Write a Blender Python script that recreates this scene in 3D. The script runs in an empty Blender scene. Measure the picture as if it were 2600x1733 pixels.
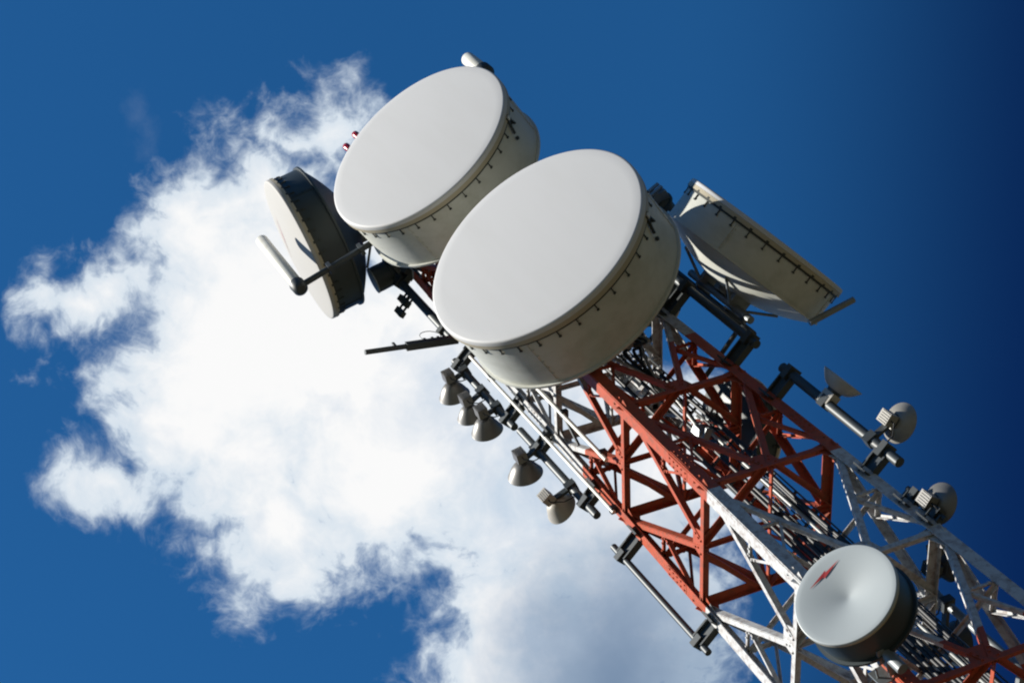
import bpy, math, random
from mathutils import Vector, Matrix
random.seed(7)
C = bpy.context.scene.collection
SC = bpy.context.scene
U = 2.0                       # one tower panel is 2 m high
ZB = 8.02                     # panels between the ground and the level called 0
def V(x, y, z): return Vector((x*U, y*U, (z+ZB)*U))
rad = math.radians

# ------------------------------------------------------------------ camera
R0 = Vector((0.9049900, 0.0441969, -0.4231308))
R1 = Vector((-0.2438478, 0.8688865, -0.4307836))
R2 = Vector((0.3486133, 0.4930344, 0.7971109))
EYE = V(-4.7276, -6.1532, -7.2222)
FPX, PW, PH = 4492.13, 2600.0, 1733.0
cam_d = bpy.data.cameras.new('camera')
cam = bpy.data.objects.new('camera', cam_d); C.objects.link(cam)
m = Matrix((R0, -R1, -R2)).transposed().to_4x4(); m.translation = EYE
cam.matrix_world = m
cam_d.sensor_width = 36; cam_d.lens = FPX/PW*36
cam_d.clip_start = 0.1; cam_d.clip_end = 6000
SC.camera = cam

# ------------------------------------------------------------------ sun, sky, exposure
SUN_AZ = math.atan2(0.06, -1.0); SUN_EL = rad(45)
SUN_DIR = Vector((math.cos(SUN_EL)*math.cos(SUN_AZ), math.cos(SUN_EL)*math.sin(SUN_AZ), math.sin(SUN_EL)))
sd = bpy.data.lights.new('sun', 'SUN'); sd.energy = 5.0; sd.angle = rad(0.53); sd.color = (1.0, 0.95, 0.86)
so = bpy.data.objects.new('sun', sd); C.objects.link(so)
so.rotation_euler = SUN_DIR.to_track_quat('Z', 'Y').to_euler()
so.location = (0, 0, 60)

vs = SC.view_settings
vs.view_transform = 'Standard'; vs.look = 'None'; vs.exposure = 0.95; vs.gamma = 1; vs.use_curve_mapping = False
SC.cycles.filter_width = 2.1
SC.cycles.max_bounces = 6

W = bpy.data.worlds.new('World'); SC.world = W; W.use_nodes = True
nt = W.node_tree; N = nt.nodes; L = nt.links; N.clear()
def node(t, **k):
    n = N.new(t)
    for a, b in k.items(): setattr(n, a, b)
    return n
def setin(n, i, v):
    if hasattr(v, 'is_output') or isinstance(v, bpy.types.NodeSocket): L.new(v, n.inputs[i])
    else: n.inputs[i].default_value = v
def mth(op, a, b=None, c=None, clamp=False):
    n = node('ShaderNodeMath', operation=op); n.use_clamp = clamp
    setin(n, 0, a)
    if b is not None: setin(n, 1, b)
    if c is not None: setin(n, 2, c)
    return n.outputs[0]
def vm(op, a, b=None, out=0):
    n = node('ShaderNodeVectorMath', operation=op); setin(n, 0, a)
    if b is not None:
        if op == 'SCALE': setin(n, 3, b)
        else: setin(n, 1, b)
    return n.outputs[out]
def mixc(f, a, b, blend='MIX'):
    n = node('ShaderNodeMix', data_type='RGBA', blend_type=blend); n.clamp_factor = True
    setin(n, 0, f); setin(n, 6, a); setin(n, 7, b); return n.outputs[2]
def smooth(x, a, b):
    n = node('ShaderNodeMapRange', interpolation_type='SMOOTHSTEP'); setin(n, 0, x)
    n.inputs[1].default_value = a; n.inputs[2].default_value = b; return n.outputs[0]
def noise(vec, scale, detail=8, rough=0.55, w=None, col=False):
    n = node('ShaderNodeTexNoise'); setin(n, 'Vector', vec)
    n.inputs['Scale'].default_value = scale; n.inputs['Detail'].default_value = detail
    n.inputs['Roughness'].default_value = rough
    return n.outputs['Color' if col else 'Fac']
tc = node('ShaderNodeTexCoord').outputs['Generated']
sky = node('ShaderNodeTexSky', sky_type='NISHITA')
sky.sun_disc = False; sky.sun_elevation = SUN_EL
sky.sun_rotation = math.atan2(SUN_DIR.x, SUN_DIR.y)
sky.air_density = 1.0; sky.dust_density = 0.2; sky.ozone_density = 3.0; sky.altitude = 1500
# the deep blue of a polarised sky, darkest in a broad band well away from the sun
blue = mixc(1.0, sky.outputs[0], (0.25, 0.93, 1.33, 1), 'MULTIPLY')
# belt near the horizon, out of view, dimmed to cut the ambient light
up_ = vm('DOT_PRODUCT', tc, (0, 0, 1), 1)
blue = mixc(smooth(up_, 0.62, 0.05), blue, mixc(1.0, blue, (0.25, 0.22, 0.20, 1), 'MULTIPLY'))
# direction on the sky dome, measured on a plane that touches the dome where the cloud stands
dz = mth('MAXIMUM', vm('DOT_PRODUCT', tc, tuple(R2), 1), 0.05)
cu = mth('DIVIDE', mth('MULTIPLY', vm('DOT_PRODUCT', tc, tuple(R0), 1), FPX/PW), dz)
cv = mth('DIVIDE', mth('MULTIPLY', vm('DOT_PRODUCT', tc, tuple(R1), 1), FPX/PW), dz)
# polarised band: the clear sky is darkest a quarter turn away from the sun, all round the dome
pol = mth('ABSOLUTE', vm('DOT_PRODUCT', tc, tuple(SUN_DIR), 1))
band = smooth(pol, 0.27, 0.03)
blue = mixc(band, blue, mixc(1.0, blue, (0.13, 0.15, 0.28, 1), 'MULTIPLY'))
cmb = node('ShaderNodeCombineXYZ'); setin(cmb, 0, cu); setin(cmb, 1, cv); pos = cmb.outputs[0]
w1 = vm('SCALE', vm('SUBTRACT', noise(pos, 3.2, 3, 0.5, col=True), (0.5, 0.5, 0.5)), 0.17)
w2 = vm('SCALE', vm('SUBTRACT', noise(pos, 11.0, 5, 0.6, col=True), (0.5, 0.5, 0.5)), 0.085)
warp = vm('MULTIPLY', vm('ADD', vm('ADD', pos, w1), w2), (1, 1, 0))
BL = [(380,1060,120),(850,290,72),(765,320,85),(520,1000,210),(645,1060,190),(1080,1130,190),(350,930,95),(860,1120,200),(680,345,75),(590,490,165),(450,570,165),(350,720,115),(170,750,105),(45,705,70),(120,735,60),(250,700,90),(600,800,330),
      (430,980,195),(250,1110,105),(170,1075,48),(300,1180,75),(540,1165,120),(700,1180,185),(930,900,350),(1170,880,320),
      (1120,1250,190),(1340,1080,330),(1190,1420,235),(1450,1400,250),(1080,1500,130),(1000,600,250),(1440,1000,200),(1560,1480,110),(1600,1180,110)]
F = None
for (bx, by, br) in BL:
    d = vm('DISTANCE', warp, ((bx/2352-.5), (by-784)/2352, 0), 1)
    g = mth('MULTIPLY_ADD', d, -2352.0/150.0, br/150.0)
    if F is None: F = g
    else:
        n_ = node('ShaderNodeMath', operation='SMOOTH_MAX'); setin(n_, 0, F); setin(n_, 1, g); n_.inputs[2].default_value = 0.10
        F = n_.outputs[0]
def ridge(vec, scale, detail, rough):      # thin torn filaments instead of round puffs
    return mth('SUBTRACT', 0.22, mth('MULTIPLY', mth('ABSOLUTE', mth('SUBTRACT', noise(vec, scale, detail, rough), 0.5)), 2.0))
sw = vm('SCALE', vm('SUBTRACT', noise(pos, 6.0, 4, 0.55, col=True), (0.5, 0.5, 0.5)), 0.11)
psw = vm('ADD', pos, sw)
fb = mth('SUBTRACT', noise(vm('ADD', psw, (0.7, 0.2, 0.0)), 8.0, 12, 0.58), 0.5)
fb2 = mth('SUBTRACT', noise(vm('ADD', psw, (3.1, 1.7, 0.4)), 30.0, 10, 0.62), 0.5)
rg = ridge(vm('ADD', psw, (1.3, 0.4, 2.0)), 11.0, 9, 0.58)
dens = mth('ADD', mth('ADD', F, mth('MULTIPLY', fb, 1.5)), mth('ADD', mth('MULTIPLY', fb2, 0.75), mth('MULTIPLY', rg, 1.25)))
body = mth('POWER', smooth(dens, -0.22, 0.85), 0.72)
cloud = mth('MULTIPLY', body, mth('ADD', smooth(mth('ADD', dens, mth('MULTIPLY', fb2, 2.0)), -0.5, 0.75), 0.25), clamp=True)
wsp = mth('MULTIPLY', smooth(mth('ADD', mth('MULTIPLY_ADD', vm('DISTANCE', vm('MULTIPLY', warp, (1, .55, 1)), (-0.372, -0.106, 0), 1), -16.0, 0.55), fb2), 0.1, 0.9), 0.08)
cloud = mth('MAXIMUM', cloud, wsp)
# the cloud's own body: white where thick and turned to the sun, grey-blue where thin or underneath
def spot(x, y, r): return smooth(vm('DISTANCE', warp, (x/2352-.5, (y-784)/2352, 0), 1), r/2352, 0.0)
gr = mth('MAXIMUM', mth('MULTIPLY', spot(1200, 1060, 460), 0.95), mth('MULTIPLY', spot(1450, 1560, 480), 1.5))
gr = mth('ADD', gr, mth('MULTIPLY', mth('SUBTRACT', noise(psw, 5.0, 8, 0.6), 0.5), 1.3))
rel = mth('SUBTRACT', noise(vm('ADD', psw, (-0.016, 0.008, 0)), 8.0, 7, 0.6), noise(psw, 8.0, 7, 0.6))
gr = mth('ADD', gr, mth('MULTIPLY', rel, 2.4))
gr = mth('SUBTRACT', gr, mth('MULTIPLY', mth('MAXIMUM', spot(640, 760, 330), spot(860, 1130, 260)), 0.5))
gr = mth('MAXIMUM', gr, 0.0)
thin = smooth(dens, 1.35, 0.3)
ccol = mixc(gr, (0.80, 0.80, 0.80, 1), (0.48, 0.56, 0.66, 1))
ccol = mixc(mth('MULTIPLY', thin, 0.66), ccol, (0.44, 0.55, 0.66, 1))
ccol = mixc(mth('MULTIPLY', spot(1430, 1540, 430), 0.95), ccol, (0.15, 0.22, 0.33, 1))
b1 = node('ShaderNodeBackground'); setin(b1, 0, blue); b1.inputs[1].default_value = 0.053
b2 = node('ShaderNodeBackground'); setin(b2, 0, ccol); b2.inputs[1].default_value = 0.62
mx = node('ShaderNodeMixShader'); setin(mx, 0, cloud); L.new(b1.outputs[0], mx.inputs[1]); L.new(b2.outputs[0], mx.inputs[2])
ow = node('ShaderNodeOutputWorld'); L.new(mx.outputs[0], ow.inputs[0])

# ------------------------------------------------------------------ materials
def mat(name, col, rough=0.5, metal=0.0, dirt=0.15, dscale=6.0, dcol=None, bands=False, spec=0.5, bump=0.0, streak=False):
    M = bpy.data.materials.new(name); M.use_nodes = True
    t = M.node_tree; b = t.nodes['Principled BSDF']
    b.inputs['Roughness'].default_value = rough; b.inputs['Metallic'].default_value = metal
    b.inputs['Specular IOR Level'].default_value = spec
    g = t.nodes.new('ShaderNodeNewGeometry')
    no = t.nodes.new('ShaderNodeTexNoise'); no.inputs['Scale'].default_value = dscale; no.inputs['Detail'].default_value = 8
    no.inputs['Roughness'].default_value = 0.65
    if streak:
        mp = t.nodes.new('ShaderNodeMapping'); mp.inputs['Scale'].default_value = (1, 1, 0.18)
        t.links.new(g.outputs['Position'], mp.inputs['Vector']); t.links.new(mp.outputs[0], no.inputs['Vector'])
    else: t.links.new(g.outputs['Position'], no.inputs['Vector'])
    mr = t.nodes.new('ShaderNodeMapRange'); mr.inputs[1].default_value = 0.45; mr.inputs[2].default_value = 0.75
    mr.inputs[4].default_value = dirt; t.links.new(no.outputs[0], mr.inputs[0])
    mixn = t.nodes.new('ShaderNodeMix'); mixn.data_type = 'RGBA'; t.links.new(mr.outputs[0], mixn.inputs[0])
    if bands:
        sp = t.nodes.new('ShaderNodeSeparateXYZ'); t.links.new(g.outputs['Position'], sp.inputs[0])
        ma = t.nodes.new('ShaderNodeMath'); ma.operation = 'MULTIPLY_ADD'; ma.inputs[1].default_value = 1/(U*14.0); ma.inputs[2].default_value = 0
        t.links.new(sp.outputs[2], ma.inputs[0])
        cr = t.nodes.new('ShaderNodeValToRGB'); cr.color_ramp.interpolation = 'CONSTANT'
        t.links.new(ma.outputs[0], cr.inputs[0])
        e = cr.color_ramp.elements
        wh, re = (0.48, 0.49, 0.49, 1), (0.37, 0.068, 0.030, 1)
        st = [(-8.02, wh), (-6.0, re), (-4.0, wh), (-3.4, re), (-1.8, wh), (-0.14, re), (1.5, wh), (3.02, re), (4.6, wh), (5.3, re)]
        e[0].position = 0; e[0].color = wh; e[1].position = (st[1][0]+ZB)/14; e[1].color = re
        for z, c in st[2:]:
            q = e.new((z+ZB)/14); q.color = c
        t.links.new(cr.outputs[0], mixn.inputs[6])
    else: mixn.inputs[6].default_value = (*col, 1)
    dc = dcol or tuple(c*0.45 for c in col)
    mixn.inputs[7].default_value = (*dc, 1)
    t.links.new(mixn.outputs[2], b.inputs['Base Color'])
    if bump:
        bp = t.nodes.new('ShaderNodeBump'); bp.inputs['Strength'].default_value = bump; bp.inputs['Distance'].default_value = 0.01
        n2 = t.nodes.new('ShaderNodeTexNoise'); n2.inputs['Scale'].default_value = 9; n2.inputs['Detail'].default_value = 4
        t.links.new(g.outputs['Position'], n2.inputs['Vector']); t.links.new(n2.outputs[0], bp.inputs['Height'])
        t.links.new(bp.outputs[0], b.inputs['Normal'])
    return M
M_TOWER = mat('banded_paint', (.7,.7,.7), 0.48, 0, 0.85, 13, (0.13, 0.065, 0.04), bands=True, spec=0.25, bump=0.25)
M_RADOME = mat('radome_skin', (0.505, 0.51, 0.515), 0.6, 0, 0.25, 2.2, (0.43, 0.43, 0.42), spec=0.3, streak=True)
M_RIM = mat('rim_paint', (0.36, 0.32, 0.23), 0.55, 0, 0.4, 6, (0.34, 0.29, 0.2))
M_DRUM = mat('drum_paint', (0.49, 0.50, 0.46), 0.5, 0, 0.5, 2.4, (0.25, 0.25, 0.19), spec=0.35, streak=True, bump=0.15)
M_DARK = mat('dark_drum_paint', (0.022, 0.034, 0.038), 0.5, 0, 0.4, 4, (0.03, 0.03, 0.028))
M_SEAL = mat('black_seal', (0.03, 0.035, 0.03), 0.6, 0, 0.3, 12)
M_GALV = mat('galvanised_steel', (0.20, 0.22, 0.23), 0.5, 0.35, 0.5, 9, (0.09, 0.085, 0.07))
M_BLK = mat('dark_steel', (0.035, 0.045, 0.05), 0.5, 0.2, 0.4, 12, (0.05, 0.035, 0.02))
M_PALE = mat('pale_pipe', (0.55, 0.55, 0.50), 0.45, 0, 0.3, 8, (0.35, 0.3, 0.22))
M_BOWL = mat('bowl_metal', (0.17, 0.165, 0.155), 0.4, 0.25, 0.35, 10, (0.15, 0.14, 0.12))
M_BOWLP = mat('pale_bowl', (0.36, 0.34, 0.30), 0.45, 0.1, 0.35, 10, (0.3, 0.27, 0.2))
M_GLASSR = mat('red_lens', (0.28, 0.01, 0.012), 0.25, 0, 0.2, 12)
M_MARK = mat('red_mark', (0.30, 0.012, 0.012), 0.5, 0, 0.1, 12)
M_MARKF = mat('faded_mark', (0.36, 0.22, 0.22), 0.5, 0, 0.1, 12)
M_CABB = mat('black_cable', (0.014, 0.016, 0.018), 0.5, 0, 0.3, 20, spec=0.35)
M_CABW = mat('pale_cable', (0.26, 0.27, 0.26), 0.4, 0, 0.3, 20)
M_CONC = mat('concrete', (0.38, 0.37, 0.34), 0.85, 0, 0.5, 5)
M_GROUND = mat('dry_ground', (0.045, 0.04, 0.022), 0.95, 0, 0.8, 0.35, (0.025, 0.032, 0.013))

# ------------------------------------------------------------------ mesh helpers
class MB:
    def __init__(s): s.v = []; s.f = []; s.sm = []
    def add(s, vs, fs, smooth=False):
        o = len(s.v); s.v += [tuple(v) for v in vs]
        for f in fs: s.f.append([i+o for i in f]); s.sm.append(smooth)
        return s
    def box(s, c, X, Y, Z):     # half extents as vectors
        c, X, Y, Z = Vector(c), Vector(X), Vector(Y), Vector(Z)
        vs = [c+a*X+b*Y+d*Z for a in (-1, 1) for b in (-1, 1) for d in (-1, 1)]
        return s.add(vs, [(0,1,3,2),(4,6,7,5),(0,4,5,1),(2,3,7,6),(0,2,6,4),(1,5,7,3)])
    def abox(s, c, hx, hy, hz): return s.box(c, (hx,0,0), (0,hy,0), (0,0,hz))
    def angle(s, p0, p1, d1, d2, w, t, w2=None):     # L-profile bar, flanges along d1 and d2
        p0, p1 = Vector(p0), Vector(p1); ax = (p1-p0).normalized(); h = (p1-p0)/2; c = (p0+p1)/2
        d1 = (Vector(d1)-ax*ax.dot(Vector(d1))).normalized()
        d2 = Vector(d2)-ax*ax.dot(Vector(d2)); d2 = (d2-d1*d1.dot(d2)).normalized()
        s.box(c+d1*w/2, h, d1*w/2, d2*t/2)
        w2 = w2 or w
        s.box(c+d2*(w2/2+t*0.25), h*0.9995, d2*(w2/2-t*0.25), d1*t/2)
        return s
    def tube(s, pts, r, n=10, caps=True):
        pts = [Vector(p) for p in pts]; rs = r if isinstance(r, (list, tuple)) else [r]*len(pts)
        vs = []; fs = []; k = len(pts)
        t0 = (pts[1]-pts[0]).normalized()
        a = t0.orthogonal().normalized()
        for i, p in enumerate(pts):
            t = (pts[min(i+1, k-1)]-pts[max(i-1, 0)]).normalized()
            a = (a-t*t.dot(a)).normalized(); b = t.cross(a)
            for j in range(n):
                th = 2*math.pi*j/n; vs.append(p+(a*math.cos(th)+b*math.sin(th))*rs[i])
        for i in range(k-1):
            for j in range(n):
                j2 = (j+1) % n; fs.append((i*n+j, i*n+j2, (i+1)*n+j2, (i+1)*n+j))
        s.add(vs, fs, True)
        if caps:
            s.add(vs[:n], [tuple(range(n))[::-1]]); s.add(vs[-n:], [tuple(range(n))])
        return s
    def lathe(s, prof, n=64, o=(0,0,0), X=(1,0,0), smooth=True):   # prof: list of segments, each a list of (x, r); a new segment is a crease
        o = Vector(o); X = Vector(X).normalized(); A = X.orthogonal().normalized(); B = X.cross(A)
        for seg in prof:
            vs = []; fs = []
            for (x, r) in seg:
                for j in range(n):
                    th = 2*math.pi*j/n; vs.append(o+X*x+(A*math.cos(th)+B*math.sin(th))*max(r, 1e-4))
            for i in range(len(seg)-1):
                for j in range(n):
                    j2 = (j+1) % n; fs.append((i*n+j, (i+1)*n+j, (i+1)*n+j2, i*n+j2))
            s.add(vs, fs, smooth)
        return s
    def build(s, name, m, parent=None, loc=None):
        me = bpy.data.meshes.new(name); me.from_pydata(s.v, [], s.f); me.update()
        me.polygons.foreach_set('use_smooth', s.sm)
        me.materials.append(m)
        o = bpy.data.objects.new(name, me); C.objects.link(o)
        if parent: o.parent = parent
        if loc is not None: o.location = loc
        return o
def tag(o, label, cat, group=None, kind=None):
    if label: o['label'] = label
    if cat: o['category'] = cat
    if group: o['group'] = group
    if kind: o['kind'] = kind
    return o
def thing(name, label, cat, loc, rz=0, group=None):
    o = bpy.data.objects.new(name, None); C.objects.link(o); o.empty_display_size = 0.2
    o.location = loc; o.rotation_euler = (0, 0, rz)
    return tag(o, label, cat, group)
def ray_to(x, y, n, k):     # where the sight line through a photograph point meets the plane n.P = k (in panel units)
    d = R0*((x-PW/2)/FPX)+R1*((y-PH/2)/FPX)+R2
    e = Vector((-4.7276, -6.1532, -7.2222)); n = Vector(n)
    return e+d*((k-e.dot(n))/d.dot(n))

NL = (0.7071, 0.7071, 0)
# ------------------------------------------------------------------ ground
g = MB(); S_ = 1500.0; NG = 60
def gh(x, y):
    r = math.hypot(x, y); k = max(0.0, min(1.0, (r-40)/300))
    return k*(math.sin(x*0.011+1)*math.cos(y*0.013)*7+math.sin(x*0.004-y*0.003)*12)
gv = []; gs = [(-1+2*i/NG) for i in range(NG+1)]; gs = [math.copysign(abs(a)**1.8, a)*S_ for a in gs]
for a in gs:
    for b in gs: gv.append((a, b, gh(a, b)))
g.add(gv, [(i*(NG+1)+j, (i+1)*(NG+1)+j, (i+1)*(NG+1)+j+1, i*(NG+1)+j+1) for i in range(NG) for j in range(NG)], True)
tag(g.build('ground', M_GROUND), 'dry grassy ground the tower stands on', 'ground', kind='structure')

# ------------------------------------------------------------------ the lattice tower
def hs(z): return 0.4502-0.01662*z
TOP = 5.6
tower = thing('lattice_tower', 'square steel lattice tower painted in red and white bands', 'tower', (0, 0, 0))
CORN = {'A': (-1, -1), 'B': (-1, 1), 'C': (1, -1), 'D': (1, 1)}
def P(c, z, out=0.0):
    sx, sy = CORN[c]; h = hs(z)+out; return V(sx*h, sy*h, z)
for c, (sx, sy) in CORN.items():
    b = MB().angle(P(c, -8.0), P(c, TOP), (-sx, 0, 0), (0, -sy, 0), 0.16, 0.016)
    for z in (-5, -2.5, 0.25, 2.3, 4.2):        # splice plates with bolt heads
        p = P(c, z)
        b.box(p+Vector((-sx*0.085, sy*0.011, 0)), (0.07,0,0), (0,0.004,0), (0,0,0.22))
        b.box(p+Vector((sx*0.011, -sy*0.085, 0)), (0.004,0,0), (0,0.07,0), (0,0,0.22))
        for k in range(5):
            for q in (0.05, 0.125):
                zz = -0.18+0.09*k
                b.abox(p+Vector((-sx*q, sy*0.02, zz)), 0.009, 0.007, 0.009)
                b.abox(p+Vector((sx*0.02, -sy*q, zz)), 0.007, 0.009, 0.009)
    b.build('leg', M_TOWER, tower)
    MB().abox((sx*hs(-8)*U, sy*hs(-8)*U, 0.04), 0.45, 0.45, 0.16).build('footing', M_CONC, tower)
FACES = [('A', 'B', Vector((-1, 0, 0))), ('A', 'C', Vector((0, -1, 0))), ('B', 'D', Vector((0, 1, 0))), ('C', 'D', Vector((1, 0, 0)))]
lower = MB()
UP = Vector((0, 0, 1))
def bar(p0, p1, nrm, w, t, name, low, off=0.0, flip=False):
    p0 = p0-nrm*off; p1 = p1-nrm*off
    ax = (p1-p0).normalized(); inpl = ax.cross(nrm)
    if inpl.z > 0: inpl = -inpl
    if abs(inpl.z) < 0.05: inpl = UP*-1
    if flip: inpl = -inpl
    b = lower if low else MB()
    b.angle(p0, p1, inpl, -nrm, w*0.62, t, w)
    if not low:
        L_ = (p1-p0).length
        for e in (0.10, 0.17, L_-0.17, L_-0.10):     # bolt heads at the ends
            b.box(p0+ax*e+inpl*w*0.31+nrm*(t*0.5+0.006), ax*0.011, inpl*0.011, nrm*0.007)
        b.build(name, M_TOWER, tower)
for k in range(-8, 6):
    z1 = k; low = k < -2
    for (a, b, n) in FACES:
        pa, pb = P(a, z1), P(b, z1); mid = (pa+pb)/2
        bar(pa, pb, n, 0.115, 0.012, 'horizontal_beam', low, 0.020)
        if k >= 5: continue
        qa, qb = P(a, z1+1), P(b, z1+1)
        for (p, q) in ((pa, qa), (pb, qb)):
            bar(q, mid, n, 0.10, 0.011, 'diagonal_brace', low, 0.038)
            dm = q.lerp(mid, 0.5); lm = q.lerp(p, 0.5)
            bar(lm, dm, n, 0.05, 0.008, 'strut', low, 0.054)
            bar(dm, p.lerp(q, 0.04), n, 0.05, 0.008, 'strut', low, 0.054, True)
        if not low:
            gp = MB(); side = (pb-pa).normalized()
            c = mid-n*0.046-UP*-0.02
            vs = [c-side*0.20-UP*0.03, c+side*0.20-UP*0.03, c+side*0.13+UP*0.20, c-side*0.13+UP*0.20]
            gp.add(vs+[v-n*0.010 for v in vs], [(0,1,2,3),(7,6,5,4),(0,4,5,1),(1,5,6,2),(2,6,7,3),(3,7,4,0)])
            gp.build('gusset_plate', M_TOWER, tower)
            for (p, sg) in ((pa, 1), (pb, -1)):
                gp = MB(); c = p-n*0.044
                vs = [c+side*sg*0.02+UP*0.10, c+side*sg*0.02-UP*0.30, c+side*sg*0.12-UP*0.30, c+side*sg*0.26-UP*0.02, c+side*sg*0.26+UP*0.04]
                gp.add(vs+[v-n*0.010 for v in vs], [(0,1,2,3,4),(9,8,7,6,5),(0,5,6,1),(1,6,7,2),(2,7,8,3),(3,8,9,4),(4,9,5,0)])
                gp.build('gusset_plate', M_TOWER, tower)
    # plan bracing: a diamond between the middles of the four sides
    mids = [(P(a, z1)+P(b, z1))/2 for a, b in (('A', 'B'), ('A', 'C'), ('C', 'D'), ('B', 'D'))]
    for i in range(4):
        p, q = mids[i], mids[(i+1) % 4]
        bb = lower if low else MB()
        ax = (q-p).normalized()
        bb.angle(p+ax*0.06-UP*0.02, q-ax*0.06-UP*0.02, ax.cross(UP), -UP, 0.07, 0.009)
        if not low: bb.build('plan_brace', M_TOWER, tower)
    if not low:
        for i in range(2):
            p, q = mids[i], mids[i+2]; ax = (q-p).normalized(); dn = UP*(0.035+0.02*i)
            MB().angle(p+ax*0.05-dn, q-ax*0.05-dn, ax.cross(UP), -UP, 0.05, 0.008).build('plan_brace', M_TOWER, tower)
        if k < 5:       # inner ties between the middles of the legs, half way up each panel
            cs = [P(c_, z1+0.5, -0.03) for c_ in ('A', 'B', 'D', 'C')]
            for i in range(2):
                p, q = cs[i], cs[i+2]; ax = (q-p).normalized(); dn = UP*0.03*i
                MB().angle(p+ax*0.05-dn, q-ax*0.05-dn, ax.cross(UP), -UP, 0.045, 0.007).build('plan_brace', M_TOWER, tower)
tag(lower.build('lower_bracing', M_TOWER, tower), None, None, kind='stuff')

# ------------------------------------------------------------------ cable run up the middle of the tower
run = thing('cable_ladder', 'galvanised cable ladder full of feeder cables running up inside the tower', 'cable ladder', V(0.10, -0.10, -8.0))
bx = V(0.10, -0.10, -8.0); la = Vector((0.7071, -0.7071, 0)); ln = Vector((0.7071, 0.7071, 0))
H = 12.4*U
for sg in (-1, 1):
    MB().box(la*sg*0.26+UP*H/2, la*0.008, ln*0.03, UP*H/2).build('rail', M_BLK, run)  # rails and rungs coloured dark to stand for shade inside the tower
for i in range(int(H/0.45)): MB().box(UP*(0.2+i*0.45), la*0.26, ln*0.012, UP*0.016).build('rung', M_BLK, run)
for i in range(12):
    r = random.choice((0.009, 0.014, 0.022, 0.027)); x = -0.235+i*0.042+random.uniform(-.012, .012)
    ph = random.uniform(0, 6); am = random.uniform(.004, .014)
    pts = [la*(x+am*math.sin(j*0.55+ph))-ln*(0.035+r+am*(1+math.sin(j*0.8+ph*2)))+UP*(j*H/80) for j in range(int(80*random.uniform(.62, 1))+1)]
    MB().tube(pts, r, 8).build('cable', M_CABW if i in (3, 8) else M_CABB, run)

# loops of feeder behind the lower big dish
def spline(pts, n=8):
    pts = [Vector(p) for p in pts]; out = []
    q = [pts[0]*2-pts[1]]+pts+[pts[-1]*2-pts[-2]]
    for i in range(1, len(q)-2):
        for j in range(n):
            t = j/n; a, b, c, d = q[i-1], q[i], q[i+1], q[i+2]
            out.append(0.5*((2*b)+(c-a)*t+(2*a-5*b+4*c-d)*t*t+(3*b-a-3*c+d)*t**3))
    return out+[pts[-1]]
def cable(name, label, cat, pts, r, m, group=None):
    pts = spline(pts); o = MB().tube([p-pts[0] for p in pts], r, 8).build(name, m, None, pts[0])
    return tag(o, label, cat, group)
for i in range(7):
    a = random.uniform(-.04, .04); b = random.uniform(-.05, .05)
    cx, cy, cz = -0.13+i*0.035, -0.30+a, 1.85+b
    rr_ = 0.10+0.02*(i % 3)
    pts = [V(0.08+i*.012, -0.14, 0.9+i*.05), V(0.05+a, -0.2, 1.4+b)]
    for j in range(9):
        th = 2*math.pi*j/8*1.0-1.2
        pts.append(V(cx+rr_*math.cos(th)*0.9+j*.004, cy-0.01*j+a*math.sin(th), cz+rr_*math.sin(th)))
    pts.append(V(-0.17, -0.42, 2.08+b)); 
    cable('feeder_cable', 'looped feeder cables coiled behind the lower big dish, inside the tower frame', 'cable', pts, 0.018 if i % 2 else 0.024, M_CABB if i % 3 else M_CABW, 'looped feeder cables')

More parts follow.
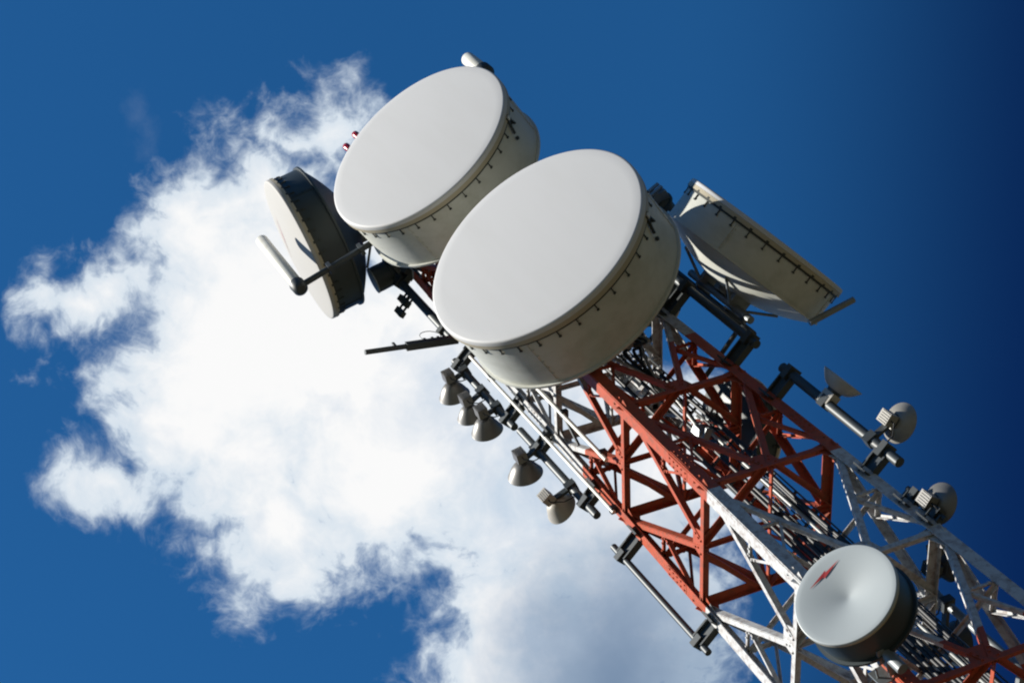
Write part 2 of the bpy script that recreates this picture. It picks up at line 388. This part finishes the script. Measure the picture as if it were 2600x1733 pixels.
# ------------------------------------------------------------------ large drum dishes
def bolt_mark(R, cx, cy, s, ang):    # slanted red lightning mark, in the (y, z) plane of a dish face
    pts = [(-1.0, -0.02), (0.16, 0.15), (0.11, 0.05), (1.0, 0.02), (-0.16, -0.15), (-0.11, -0.05)]
    ca, sa = math.cos(ang), math.sin(ang)
    return [(cx+(x*ca-y*sa)*s, cy+(x*sa+y*ca)*s) for x, y in pts]
clip_mesh = {}
def drum_dish(label, c, yaw, R, Ld, mdrum, mrim=None, group='large drum dishes', clips=34, bulge=0.02, cone=False, back=0.30, mark=None, seams=(-130, -20, 100), latch=None, mount=0.35, radm=None, rimx=0.0):
    R *= U; Ld *= U; yr = rad(yaw)
    t = thing('drum_dish', label, 'dish antenna', V(*c), yr, group)
    rad_ = radm or M_RADOME; mrim = mrim or M_RIM
    q = MB(); n = 128
    e = 0.022*R
    if cone: prof = [[(-R*0.145, 0.0), (-R*0.144, 0.03*R), (-R*0.14, 0.06*R)]+[(-R*0.14*(1-k/10.0)**1.4, 0.06*R+(R-e-0.06*R)*k/10.0) for k in range(1, 11)]]
    else: prof = [[(bulge*R*(1-(k/12.0)**2), (R-e)*k/12.0) for k in range(13)]]
    prof[0] += [(-e*0.12, R-e*0.45), (-e*0.5, R-e*0.1), (-e, R)]
    prof.append([(-e, R), (-e*2.2, R*1.002)])
    prof.append([(-e*2.2, R*1.002), (-e*2.2, R*0.97)])
    q.lathe(prof, n).build('radome', rad_, t)
    b0 = -e*2.2
    MB().lathe([[(b0-0.002, R*0.97), (b0-0.002, R*1.001)], [(b0-0.002, R*1.001), (b0-0.045*R, R*1.001)], [(b0-0.045*R, R*1.001), (b0-0.045*R, R*0.97)]], n).build('rim_band', mrim, t)
    MB().lathe([[(b0-0.046*R, R*0.987), (b0-0.070*R, R*0.987)]], n).build('rim_seal', M_SEAL, t)
    rs = R*0.972; x0 = b0-0.046*R
    sh = MB()
    sh.lathe([[(x0, rs-0.02), (x0, rs)], [(x0, rs), (-Ld*0.33, rs+0.003), (-Ld*0.66, rs), (-Ld, rs)], [(-Ld, rs), (-Ld, rs-0.02)], [(-Ld, rs-0.02), (x0, rs-0.02)]], n)
    for a in seams:
        a = rad(a); Yd = Vector((0, math.cos(a), math.sin(a))); Td = Vector((0, -math.sin(a), math.cos(a)))
        sh.box(Yd*(rs+0.006)+Vector(((x0-Ld)/2, 0, 0)), ((x0+Ld)/2*0.96, 0, 0), Yd*0.004, Td*0.008)
        for k in range(7):
            sh.box(Yd*(rs+0.011)+Td*0.03+Vector((x0-0.06+(-Ld-x0+0.12)*k/6, 0, 0)), (0.01,0,0), Yd*0.005, Td*0.01)
    sh.build('shroud', mdrum, t)
    MB().lathe([[(-Ld+0.01, rs), (-Ld+0.01, rs+0.035)], [(-Ld+0.01, rs+0.035), (-Ld-0.025, rs+0.035)], [(-Ld-0.025, rs+0.035), (-Ld-0.025, rs-0.03)]], n).build('rear_flange', mdrum, t)
    bd = back*R*2
    MB().lathe([[(-Ld-0.028-bd*(1-(k/14.0)**2)*0.9, rs*0.99*k/14.0) for k in range(1, 15)]], 96).build('reflector', mdrum, t)
    MB().lathe([[(-Ld-bd*0.86, 0.26*R), (-Ld-bd*0.93, 0.26*R)], [(-Ld-bd*0.93, 0.26*R), (-Ld-bd*0.93, 0.19*R)], [(-Ld-bd*0.93, 0.12*R), (-Ld-bd*1.15, 0.12*R)], [(-Ld-bd*1.15, 0.12*R), (-Ld-bd*1.15, 0.0)]], 48).build('mounting_ring', M_GALV, t)
    xm = -Ld-bd*0.98
    mb = MB(); mb.tube([(xm-0.12, 0.0, -R*0.62), (xm-0.12, 0.0, R*0.62)], 0.057, 16)
    for z in (-R*.3, R*.3):
        mb.abox((xm-0.02, 0, z), 0.10, 0.16, 0.035); mb.abox((xm-0.19, 0, z), 0.012, 0.15, 0.03)
        for sy in (-1, 1): mb.tube([(xm-0.12, sy*0.1, z), (xm+bd*0.35, sy*R*0.45, z*1.4)], 0.022, 8)
    mb.build('mounting_frame', M_GALV, t)
    if mount:
        for z in (-R*.45, R*.45):
            MB().box((xm-0.12-mount/2*U, 0.08, z), (mount/2*U, 0, 0), (0, 0.04, 0), (0, 0, 0.05)).build('mounting_arm', M_GALV, t)
    if clips:
        key = round(R, 3)
        if key not in clip_mesh:
            cm = MB(); ex = 0.055*R
            cm.abox((-ex/2, rs+0.012, 0), ex, 0.006, 0.007); cm.abox((ex*0.35, rs+0.020, 0), 0.012, 0.02, 0.022)
            cm.abox((-ex*1.35, rs+0.012, 0), 0.010, 0.010, 0.018)
            ob = cm.build('rim_clip', M_SEAL); clip_mesh[key] = ob.data; bpy.data.objects.remove(ob)
        for k in range(clips):
            o = bpy.data.objects.new('rim_clip', clip_mesh[key]); C.objects.link(o); o.parent = t
            o.location = (x0-0.01*R, 0, 0); o.rotation_euler = (2*math.pi*(k+0.3)/clips, 0, 0)
    if latch is not None:
        a = rad(latch); Yd = Vector((0, math.cos(a), math.sin(a))); Td = Vector((0, -math.sin(a), math.cos(a))); X = Vector((1, 0, 0))
        lb = MB(); c0 = Yd*(rs+0.03)+X*x0
        lb.box(c0+X*0.0, X*0.045, Yd*0.03, Td*0.05); lb.box(c0-X*0.12-Td*0.05, X*0.10+Td*0.035, Yd*0.018, Td*0.012)
        lb.box(c0-X*0.10+Td*0.06, X*0.08-Td*0.02, Yd*0.018, Td*0.012); lb.box(c0-X*0.30-Td*0.11, X*0.02, Yd*0.02, Td*0.02)
        lb.build('latch', M_SEAL, t)
        MB().box(c0+Yd*0.035+X*0.02, X*0.028, Yd*0.01, Td*0.028).build('latch_plate', M_PALE, t)
    if mark:
        cx, cy, s, ang, mm = mark
        pts = bolt_mark(R, cx*R, cy*R, s*R, ang); k = len(pts)
        def hx(y, z):
            r = math.hypot(y, z)
            return (-R*0.14*(1-(r-0.06*R)/(R-e-0.06*R))**1.4 if cone else bulge*R*(1-(r/(R-e))**2))
        # fan of thin faces lying on the skin
        cxm, cym = cx*R, cy*R
        vs = [(hx(cxm, cym)+0.005, cxm, cym)]+[(hx(y, z)+0.005, y, z) for y, z in pts]
        MB().add(vs, [(0, 1+i, 1+(i+1) % k) for i in range(k)]).build('lightning_mark', mm, t)
    return t

drum_dish('lower of the two huge white-faced drum dishes, the nearest and largest in the middle', (-0.459, -1.069, 2.097), -123.4, 0.80, 0.50, M_DRUM, latch=-41, back=0.13, mount=0.0)
drum_dish('upper of the two huge white-faced drum dishes, at the top of the tower', (-0.40, -0.94, 4.26), -124.4, 0.783, 0.485, M_DRUM, latch=-41, back=0.13, mount=0.10)
drum_dish('dark-sided drum dish facing left, behind the thick white rod antenna', (-1.125, 0.19, 5.235), 166.4, 0.615, 0.27, M_DARK, clips=40, back=0.21, mount=0.10, mark=(0.0, 0.5, 0.36, 0.0, M_MARKF), bulge=0.05, radm=mat('dimmed_radome', (0.37, 0.365, 0.35), 0.6, 0, 0.2, 2, (0.32, 0.31, 0.29), spec=0.2, streak=True))  # radome colour set darker so the sunward face does not burn out
drum_dish('pale drum dish seen edge-on from behind, high on the right of the tower', (1.338, -0.672, 2.13), -45.9, 0.65, 0.29, M_DRUM, clips=30, back=0.15, mount=0.12, seams=(-150, -60, 100))
drum_dish('small drum dish with a red lightning mark, low on the near leg', (-0.590, -0.810, -1.615), -126.1, 0.272, 0.20, M_DARK, M_RIM, clips=0, cone=True, back=0.10, mount=0.03, mark=(0.0, 0.66, 0.38, 0.0, M_MARK), seams=(100,), group='small drum dishes', radm=mat('grey_radome', (0.33, 0.365, 0.375), 0.42, 0, 0.2, 3, (0.27, 0.3, 0.31), spec=0.5))
hp = ray_to(1915, 1080, (1, 0, 0), 0.74)
drum_dish('dark drum dish with a cream rim seen from behind through the red bracing', tuple(hp), 8, 0.335, 0.19, M_DARK, M_RIM, clips=14, back=0.10, mount=0.0, seams=(), group='drum dishes on the far side')
hp = ray_to(1688, 762, (0.7071, 0.7071, 0), 0.35)
drum_dish('dark drum dish half hidden between the lower big dish and the right leg', tuple(hp), 25, 0.21, 0.16, M_DARK, M_RIM, clips=10, back=0.10, mount=0.0, seams=(), group='drum dishes on the far side')
hp = ray_to(1688, 535, (0.7071, 0.7071, 0), 0.35)
drum_dish('small dark dish peeping out beside the right shoulder of the lower big dish', tuple(hp), 60, 0.085, 0.08, M_DARK, M_DARK, clips=0, back=0.2, mount=0.0, seams=(), group='drum dishes on the far side')
drum_dish('small black drum dish facing left, below the upper big dish', (-0.608, 0.474, 4.957), 166, 0.112, 0.155, M_DARK, M_GALV, clips=0, back=0.16, mount=0.0, seams=(), group='small drum dishes', radm=mat('grey_cover', (0.34, 0.37, 0.36), 0.5, 0, 0.3, 6))

# ------------------------------------------------------------------ outrigger pipes on the legs
def pipe_mount(label, x, y, z0, z1, leg, zb, m=None, r=0.028, group='pipe mounts on the legs'):
    base = V(x, y, z0); t = thing('pipe_mount', label, 'antenna mount', base, 0, group); m = m or M_BLK
    MB().tube([(0, 0, 0), (0, 0, (z1-z0)*U)], r*U, 14).build('pipe', m, t)
    for zz in zb:
        pl = P(leg, zz); pp = V(x, y, zz); d = (pp-pl); d.z = 0; L_ = d.length; d.normalize(); sd_ = d.cross(UP)
        b = MB(); c = (pl+pp)/2-base
        b.box(c+UP*0.09, d*(L_/2), sd_*0.055, UP*0.012); b.box(c-UP*0.09, d*(L_/2), sd_*0.055, UP*0.012); b.box(c, d*(L_/2), sd_*0.010, UP*0.078)
        b.box(pl-base-d*0.05, d*0.012, sd_*0.17, UP*0.11)
        b.box(pp-base+d*0.0, d*(r*U+0.03), sd_*(r*U+0.035), UP*0.045)
        for s in (-1, 1): b.tube([pl-base+sd_*s*0.13-d*0.09, pl-base+sd_*s*0.13+d*0.09], 0.012, 6)
        b.build('bracket', m, t)
    return t
pipe_mount('dark pipe on the left leg carrying three small bowl dishes', -0.515, 0.515, 2.44, 3.50, 'B', (3.42, 2.56))
pipe_mount('dark pipe on the left leg carrying two small bowl dishes', -0.505, 0.505, 1.20, 2.37, 'B', (2.08, 1.36))
pipe_mount('long bare pipe held off the left red leg by two brackets, carrying nothing', -0.545, 0.545, -0.28, 0.90, 'B', (0.78, -0.17), r=0.022)
pipe_mount('dark pipe on the right leg carrying two small dishes against the blue sky', 0.554, -0.554, -0.50, 0.71, 'C', (0.62, -0.36), r=0.032)
pipe_mount('thick dark pipe carrying the little black drum dish, left of the lower big dish', -0.44, 0.44, 3.70, 4.95, 'B', (4.75, 3.85), r=0.034)
fr = pipe_mount('dark frame of pipes holding the edge-on dish off the right leg', 0.56, -0.56, 1.02, 2.75, 'C', (1.10, 1.9, 2.65), M_BLK, r=0.03)
b0 = V(0.56, -0.56, 1.02)
for zz in (1.75, 2.45):
    MB().tube([V(0.56, -0.56, zz)-b0, V(0.90, -0.25, zz)-b0], 0.04, 10).build('arm', M_BLK, fr)
    MB().tube([V(0.43, 0.30, zz)-b0, V(0.90, -0.25, zz)-b0], 0.035, 10).build('arm', M_BLK, fr)
MB().tube([V(0.56, -0.56, 1.06)-b0, V(0.90, -0.25, 1.75)-b0], 0.03, 10).build('strut', M_BLK, fr)
MB().tube([V(0.90, -0.25, 1.6)-b0, V(0.90, -0.25, 2.7)-b0], 0.06, 12).build('upright', M_BLK, fr)
tag(MB().tube([(0, 0, 0), tuple(V(1.598, -0.404, 1.45)-V(1.25, -0.318, 1.45))], 0.045, 10).build('side_strut', M_GALV, None, V(1.25, -0.318, 1.45)),
    'short dark strut sticking out past the lower end of the edge-on dish', 'strut')
pipe_mount('short clamp pipe carrying the small drum dish with the red lightning mark', -0.515, -0.60, -2.0, -1.25, 'A', (-1.85, -1.4), M_GALV, r=0.03)
pipe_mount('short dark pipe on the white right leg, carrying a grey round dish', 0.495, -0.495, -1.0, -0.66, 'C', (-0.93, -0.73), M_BLK, r=0.016)
for (y_, z0_, z1_, lb) in ((0.1, -1.9, -0.7, 'pale pipe on the far face of the tower, behind the small drum dish'),):
    t = thing('pipe_mount', lb, 'antenna mount', V(0.56, y_, z0_), 0, 'pipe mounts on the legs')
    MB().tube([(0, 0, 0), (0, 0, (z1_-z0_)*U)], 0.05, 12).build('pipe', M_GALV, t)
    for zz in (0.2, (z1_-z0_)-0.2): MB().abox((-0.06, 0, zz*U), 0.09, 0.05, 0.03).build('bracket', M_GALV, t)

# ------------------------------------------------------------------ small bowl dishes with a radio box on the back
def bowl_dish(label, rim, yaw, R, depth, pole, m=None, cover=None, box=(0.075, 0.075, 0.09), group='small bowl dishes', hub=0.32, boxoff=0.0, rimm=None):
    m = m or M_BOWL; R *= U; depth *= U; yr = rad(yaw)
    t = thing('bowl_dish', label, 'dish antenna', V(*rim), yr, group)
    prof = [(-depth*(1-(k/10.0)**2.0), R*(hub*0.5+(1-hub*0.5)*k/10.0)) for k in range(0, 11)]
    MB().lathe([prof, [(0.0, R), (0.006, R+0.008), (0.012, R)], [(0.004, R*0.985)]+[(x+0.006, r*0.985) for x, r in prof[::-1]][1:]], 56).build('reflector', m, t)
    MB().lathe([[(0.03*R*(1-(k/6.0)**2)+0.008, (R*0.985)*k/6.0) for k in range(7)]], 48).build('radome', cover or M_RADOME, t)
    MB().lathe([[(-depth*0.9, R*hub*0.62), (-depth*1.25, R*hub*0.55)], [(-depth*1.25, R*hub*0.55), (-depth*1.25, 0)]], 24).build('hub', M_BLK, t)
    bxx = -depth*1.25-box[0]
    rb = MB(); rb.abox((bxx, boxoff, 0), *box)
    for k in range(5): rb.abox((bxx-box[0]-0.006, boxoff-box[1]*0.8+box[1]*0.4*k, 0), 0.003, 0.004, box[2]*0.8)
    rb.build('radio_box', cover or m, t)
    # clamp arm from hub to the pipe
    inv = Matrix.Rotation(-yr, 3, 'Z'); pl = inv @ (V(*pole)-V(*rim))
    a0 = Vector((-depth*1.1, 0, 0)); pl.z = 0; d = (pl-a0)
    ab = MB(); dd = d.normalized(); sd_ = dd.cross(UP)
    ab.box(a0+d/2, d/2, sd_*0.022, UP*0.04); ab.box(pl, dd*0.075, sd_*0.075, UP*0.055)
    ab.build('clamp_arm', M_BLK, t)
    MB().tube([(bxx-box[0]*0.3, boxoff, -box[2]), (bxx-0.02, boxoff, -box[2]-0.06), (bxx*0.6+pl.x*0.4, pl.y*0.4, -box[2]-0.14), (pl.x, pl.y, -box[2]-0.12)], 0.009, 6).build('lead', M_CABB, t)
    return t
def onp(x, y, k=0.0, n=NL): return tuple(ray_to(x, y, n, k))
LG = 'small bowl dishes on the left pipes'; RG = 'small bowl dishes on the right'
bowl_dish('topmost of the grey bowl dishes on the left, with a bright rim', onp(1154, 1003, .06), 78, 0.115, 0.115, (-0.515, 0.515, 3.3), group=LG)
bowl_dish('smaller grey bowl dish, middle one of three on the upper left pipe', onp(1196, 1057, .06), 78, 0.100, 0.10, (-0.515, 0.515, 2.95), group=LG)
bowl_dish('lowest of the three grey bowl dishes on the upper left pipe', onp(1237, 1093, .06), 78, 0.115, 0.115, (-0.515, 0.515, 2.7), group=LG)
bowl_dish('broad grey bowl dish at the top of the second left pipe', onp(1334, 1203, .06), 78, 0.122, 0.105, (-0.505, 0.505, 2.0), group=LG)
bowl_dish('pale bowl dish with a cream radio box at the foot of the second left pipe', onp(1425, 1290, .05), 50, 0.112, 0.10, (-0.505, 0.505, 1.55), m=M_BOWLP, group=LG)
bowl_dish('pale bowl dish turned edge-on against the blue sky, upper one on the right pipe', onp(2140, 966, 0.0), -46, 0.135, 0.075, (0.554, -0.554, 0.25), m=M_BOWLP, group=RG, hub=0.6)
bowl_dish('grey round bowl dish seen from behind, lower one on the right pipe', onp(2284, 1073, 0.10), 34, 0.120, 0.055, (0.554, -0.554, -0.3), m=mat('grey_bowl', (0.25, 0.24, 0.215), 0.45, 0.1, 0.35, 10), group=RG, hub=0.6, box=(0.07, 0.075, 0.085))
bowl_dish('grey round dish beside the white right leg, below the right pipe', onp(2384, 1278, 0.06), 34, 0.118, 0.05, (0.495, -0.495, -0.85), m=M_BOWL, group=RG, hub=0.6, box=(0.07, 0.075, 0.085))
NX = (1, 0, 0)
bowl_dish('small dark dish glimpsed behind the node of the white bracing', onp(2407, 1437, 0.60, NX), 10, 0.085, 0.06, (0.50, -0.25, -0.9), m=M_BLK, group=RG, hub=0.6)
bowl_dish('dark dish with a bright curved edge, low behind the right-hand white beam', onp(2429, 1632, 0.66, NX), 20, 0.125, 0.09, (0.56, 0.1, -1.5), m=M_BLK, group=RG, hub=0.6)
bowl_dish('narrow buff dish seen almost edge-on just right of the small drum dish', onp(2372, 1523, 0.60, NX), -35, 0.075, 0.04, (0.56, 0.1, -1.1), m=M_BOWLP, group=RG, hub=0.6)

# ------------------------------------------------------------------ rod antennas, boom, lights and pipes
def rod_antenna(label, p, z0, z1, r, arm_from, mrod):
    base = V(p[0], p[1], z0); t = thing('rod_antenna', label, 'rod antenna', base, 0, 'thick white rod antennas')
    h = (z1-z0)*U; r *= U
    MB().lathe([[(0.0, r*0.9), (0.02, r), (h-0.05, r), (h-0.015, r*0.85)], [(h-0.015, r*0.85), (h, 0)]], 32, X=(0, 0, 1)).build('rod', mrod, t)
    MB().lathe([[(-0.16, 0), (-0.16, r*0.75)], [(-0.16, r*0.75), (-0.12, r*1.15), (0.06, r*1.2)], [(0.06, r*1.2), (0.06, r*0.9)]], 32, X=(0, 0, 1)).build('base', M_BLK, t)
    a = V(*arm_from)-base; e = Vector((0, 0, -0.04))
    ab = MB().tube([a, e], 0.05, 12); d = (a-e).normalized()
    ab.tube([a+d.cross(UP)*0.12-UP*0.05, e+(a-e)*0.25-UP*0.02], 0.022, 8)
    for k in (0.25, 0.5, 0.72): ab.box(e+(a-e)*k, d*0.03, d.cross(UP).normalized()*0.075, UP*0.075)
    ab.build('arm', M_BLK, t)
    return t
rod_antenna('thick white rod antenna on a black arm, left of the dark-sided dish', tuple(ray_to(757, 725, NL, -1.0))[:2], ray_to(757, 725, NL, -1.0)[2], ray_to(663, 608, NL, -1.0)[2], 0.050, (-0.39, -0.37, 4.28), M_PALE)
rod_antenna('white rod antenna whose end shows above the upper big dish', tuple(ray_to(1229, 181, NL, 0.0))[:2], ray_to(1229, 181, NL, 0.0)[2], ray_to(1186, 147, NL, 0.0)[2], 0.060, (0.36, -0.36, 5.5), M_PALE)

bm_ = thing('side_boom', 'black horizontal boom with small fins reaching left below the dishes', 'antenna', V(-0.40, 0.40, 3.6), 0)
bo = V(-0.40, 0.40, 3.6); e1 = V(-1.18, 0.30, 3.6)-bo; dd = e1.normalized(); sdv = dd.cross(UP)
MB().tube([(0, 0, 0), e1], 0.040, 12).build('tube', M_BLK, bm_)
MB().box(e1*0.32, dd*0.42, sdv*0.055, UP*0.05).build('sleeve', M_BLK, bm_)
for k in (0.68, 0.36, 0.28, 0.22, 0.16, 0.10):
    MB().box(e1*k+UP*0.07, dd*0.02, sdv*0.015, UP*0.09).build('fin', M_BLK, bm_)
pts = [e1*0.28+UP*0.06+(dd*0.16*math.cos(a_)+UP*(0.16*math.sin(a_)+0.16)) for a_ in [i*2*math.pi/16-1.57 for i in range(17)]]
MB().tube(pts, 0.006, 6).build('wire_loop', M_GALV, bm_)

for (x, y, lb) in ((-0.372, -0.262, 'dark red obstruction light, lower left of the pair beside the upper big dish'), (-0.282, -0.352, 'dark red obstruction light, upper right of the pair beside the upper big dish')):
    t = thing('obstruction_light', lb, 'warning light', V(x, y, 5.6), 0, 'pair of red obstruction lights')
    MB().tube([(0, 0, 0), (0, 0, 0.70)], 0.02, 8).build('stem', M_BLK, t)
    MB().lathe([[(0.68, 0.05), (0.74, 0.055)], [(0.74, 0.05), (0.78, 0.062), (0.86, 0.06), (0.90, 0.03), (0.905, 0)]], 20, X=(0, 0, 1)).build('lens', M_GLASSR, t)
    MB().abox((0, 0, 0.0), 0.16, 0.16, 0.012).build('foot', M_GALV, t)

def face_pipe(label, x, y, z0, z1, r, m, clamps):
    t = thing('face_pipe', label, 'pipe', V(x, y, z0), 0, 'pale pipes on the left face')
    MB().tube([(0, 0, 0), (0, 0, (z1-z0)*U)], r, 12).build('pipe', m, t)
    for c_ in clamps:
        MB().box((0.03, 0, (c_-z0)*U), (0.05, 0, 0), (0, 0.05, 0), (0, 0, 0.035)).build('clamp', M_BLK, t)
    return t
face_pipe('pale pipe up the middle of the left tower face, ending in open air', -0.47, 0.04, 1.12, 2.9, 0.030, M_PALE, (1.2, 1.75, 2.7))
face_pipe('long pale conduit close beside the left leg, ending at the red node', -0.47, 0.385, 1.03, 3.3, 0.026, M_PALE, (1.06, 2.05, 2.95))
tag(MB().tube([(0, 0, 0), (0.0, 0.22, -0.42)], 0.022, 8).build('rod', M_BLK, None, V(-0.47, 0.04, 1.72)), 'short dark rod hanging from the clamp of the middle pipe', 'rod')
t = thing('equipment_box', 'small grey box fixed to the inner red bracing', 'box', V(0.02, -0.20, 0.80), 0.4)
MB().abox((0, 0, 0), 0.06, 0.05, 0.09).build('case', M_GALV, t); MB().abox((0, 0, -0.15), 0.05, 0.12, 0.015).build('bracket', M_GALV, t)
for i, (dx, dy, dz_) in enumerate(((0.0, 0.0, 0.0), (0.10, 0.03, 0.02), (0.2, 0.0, -0.04))):
    t = thing('junction_box', ('dark box on the pipe under the little black drum dish, nearest the pipe', 'dark box on the pipe under the little black drum dish, outermost', 'dark box inside the top corner by the little black drum dish')[i], 'box', V(*[(-0.50, 0.50, 4.55), (-0.56, 0.56, 4.50), (-0.38, 0.33, 4.75)][i]), 0.7, 'dark boxes by the little black drum dish')
    MB().abox((0, 0, 0), (0.05, 0.04, 0.13)[i], 0.05, (0.15, 0.12, 0.2)[i]).build('case', M_BLK, t)
    to = Matrix.Rotation(-0.7, 3, 'Z') @ ((V(-0.44, 0.44, 0) if i < 2 else V(-0.36, 0.36, 0))-V(*[(-0.50, 0.50, 0), (-0.56, 0.56, 0), (-0.38, 0.33, 0)][i]))
    for zz in (-0.06, 0.08): MB().tube([(0, 0, zz), (to.x, to.y, zz)], 0.02, 8).build('bracket', M_BLK, t)
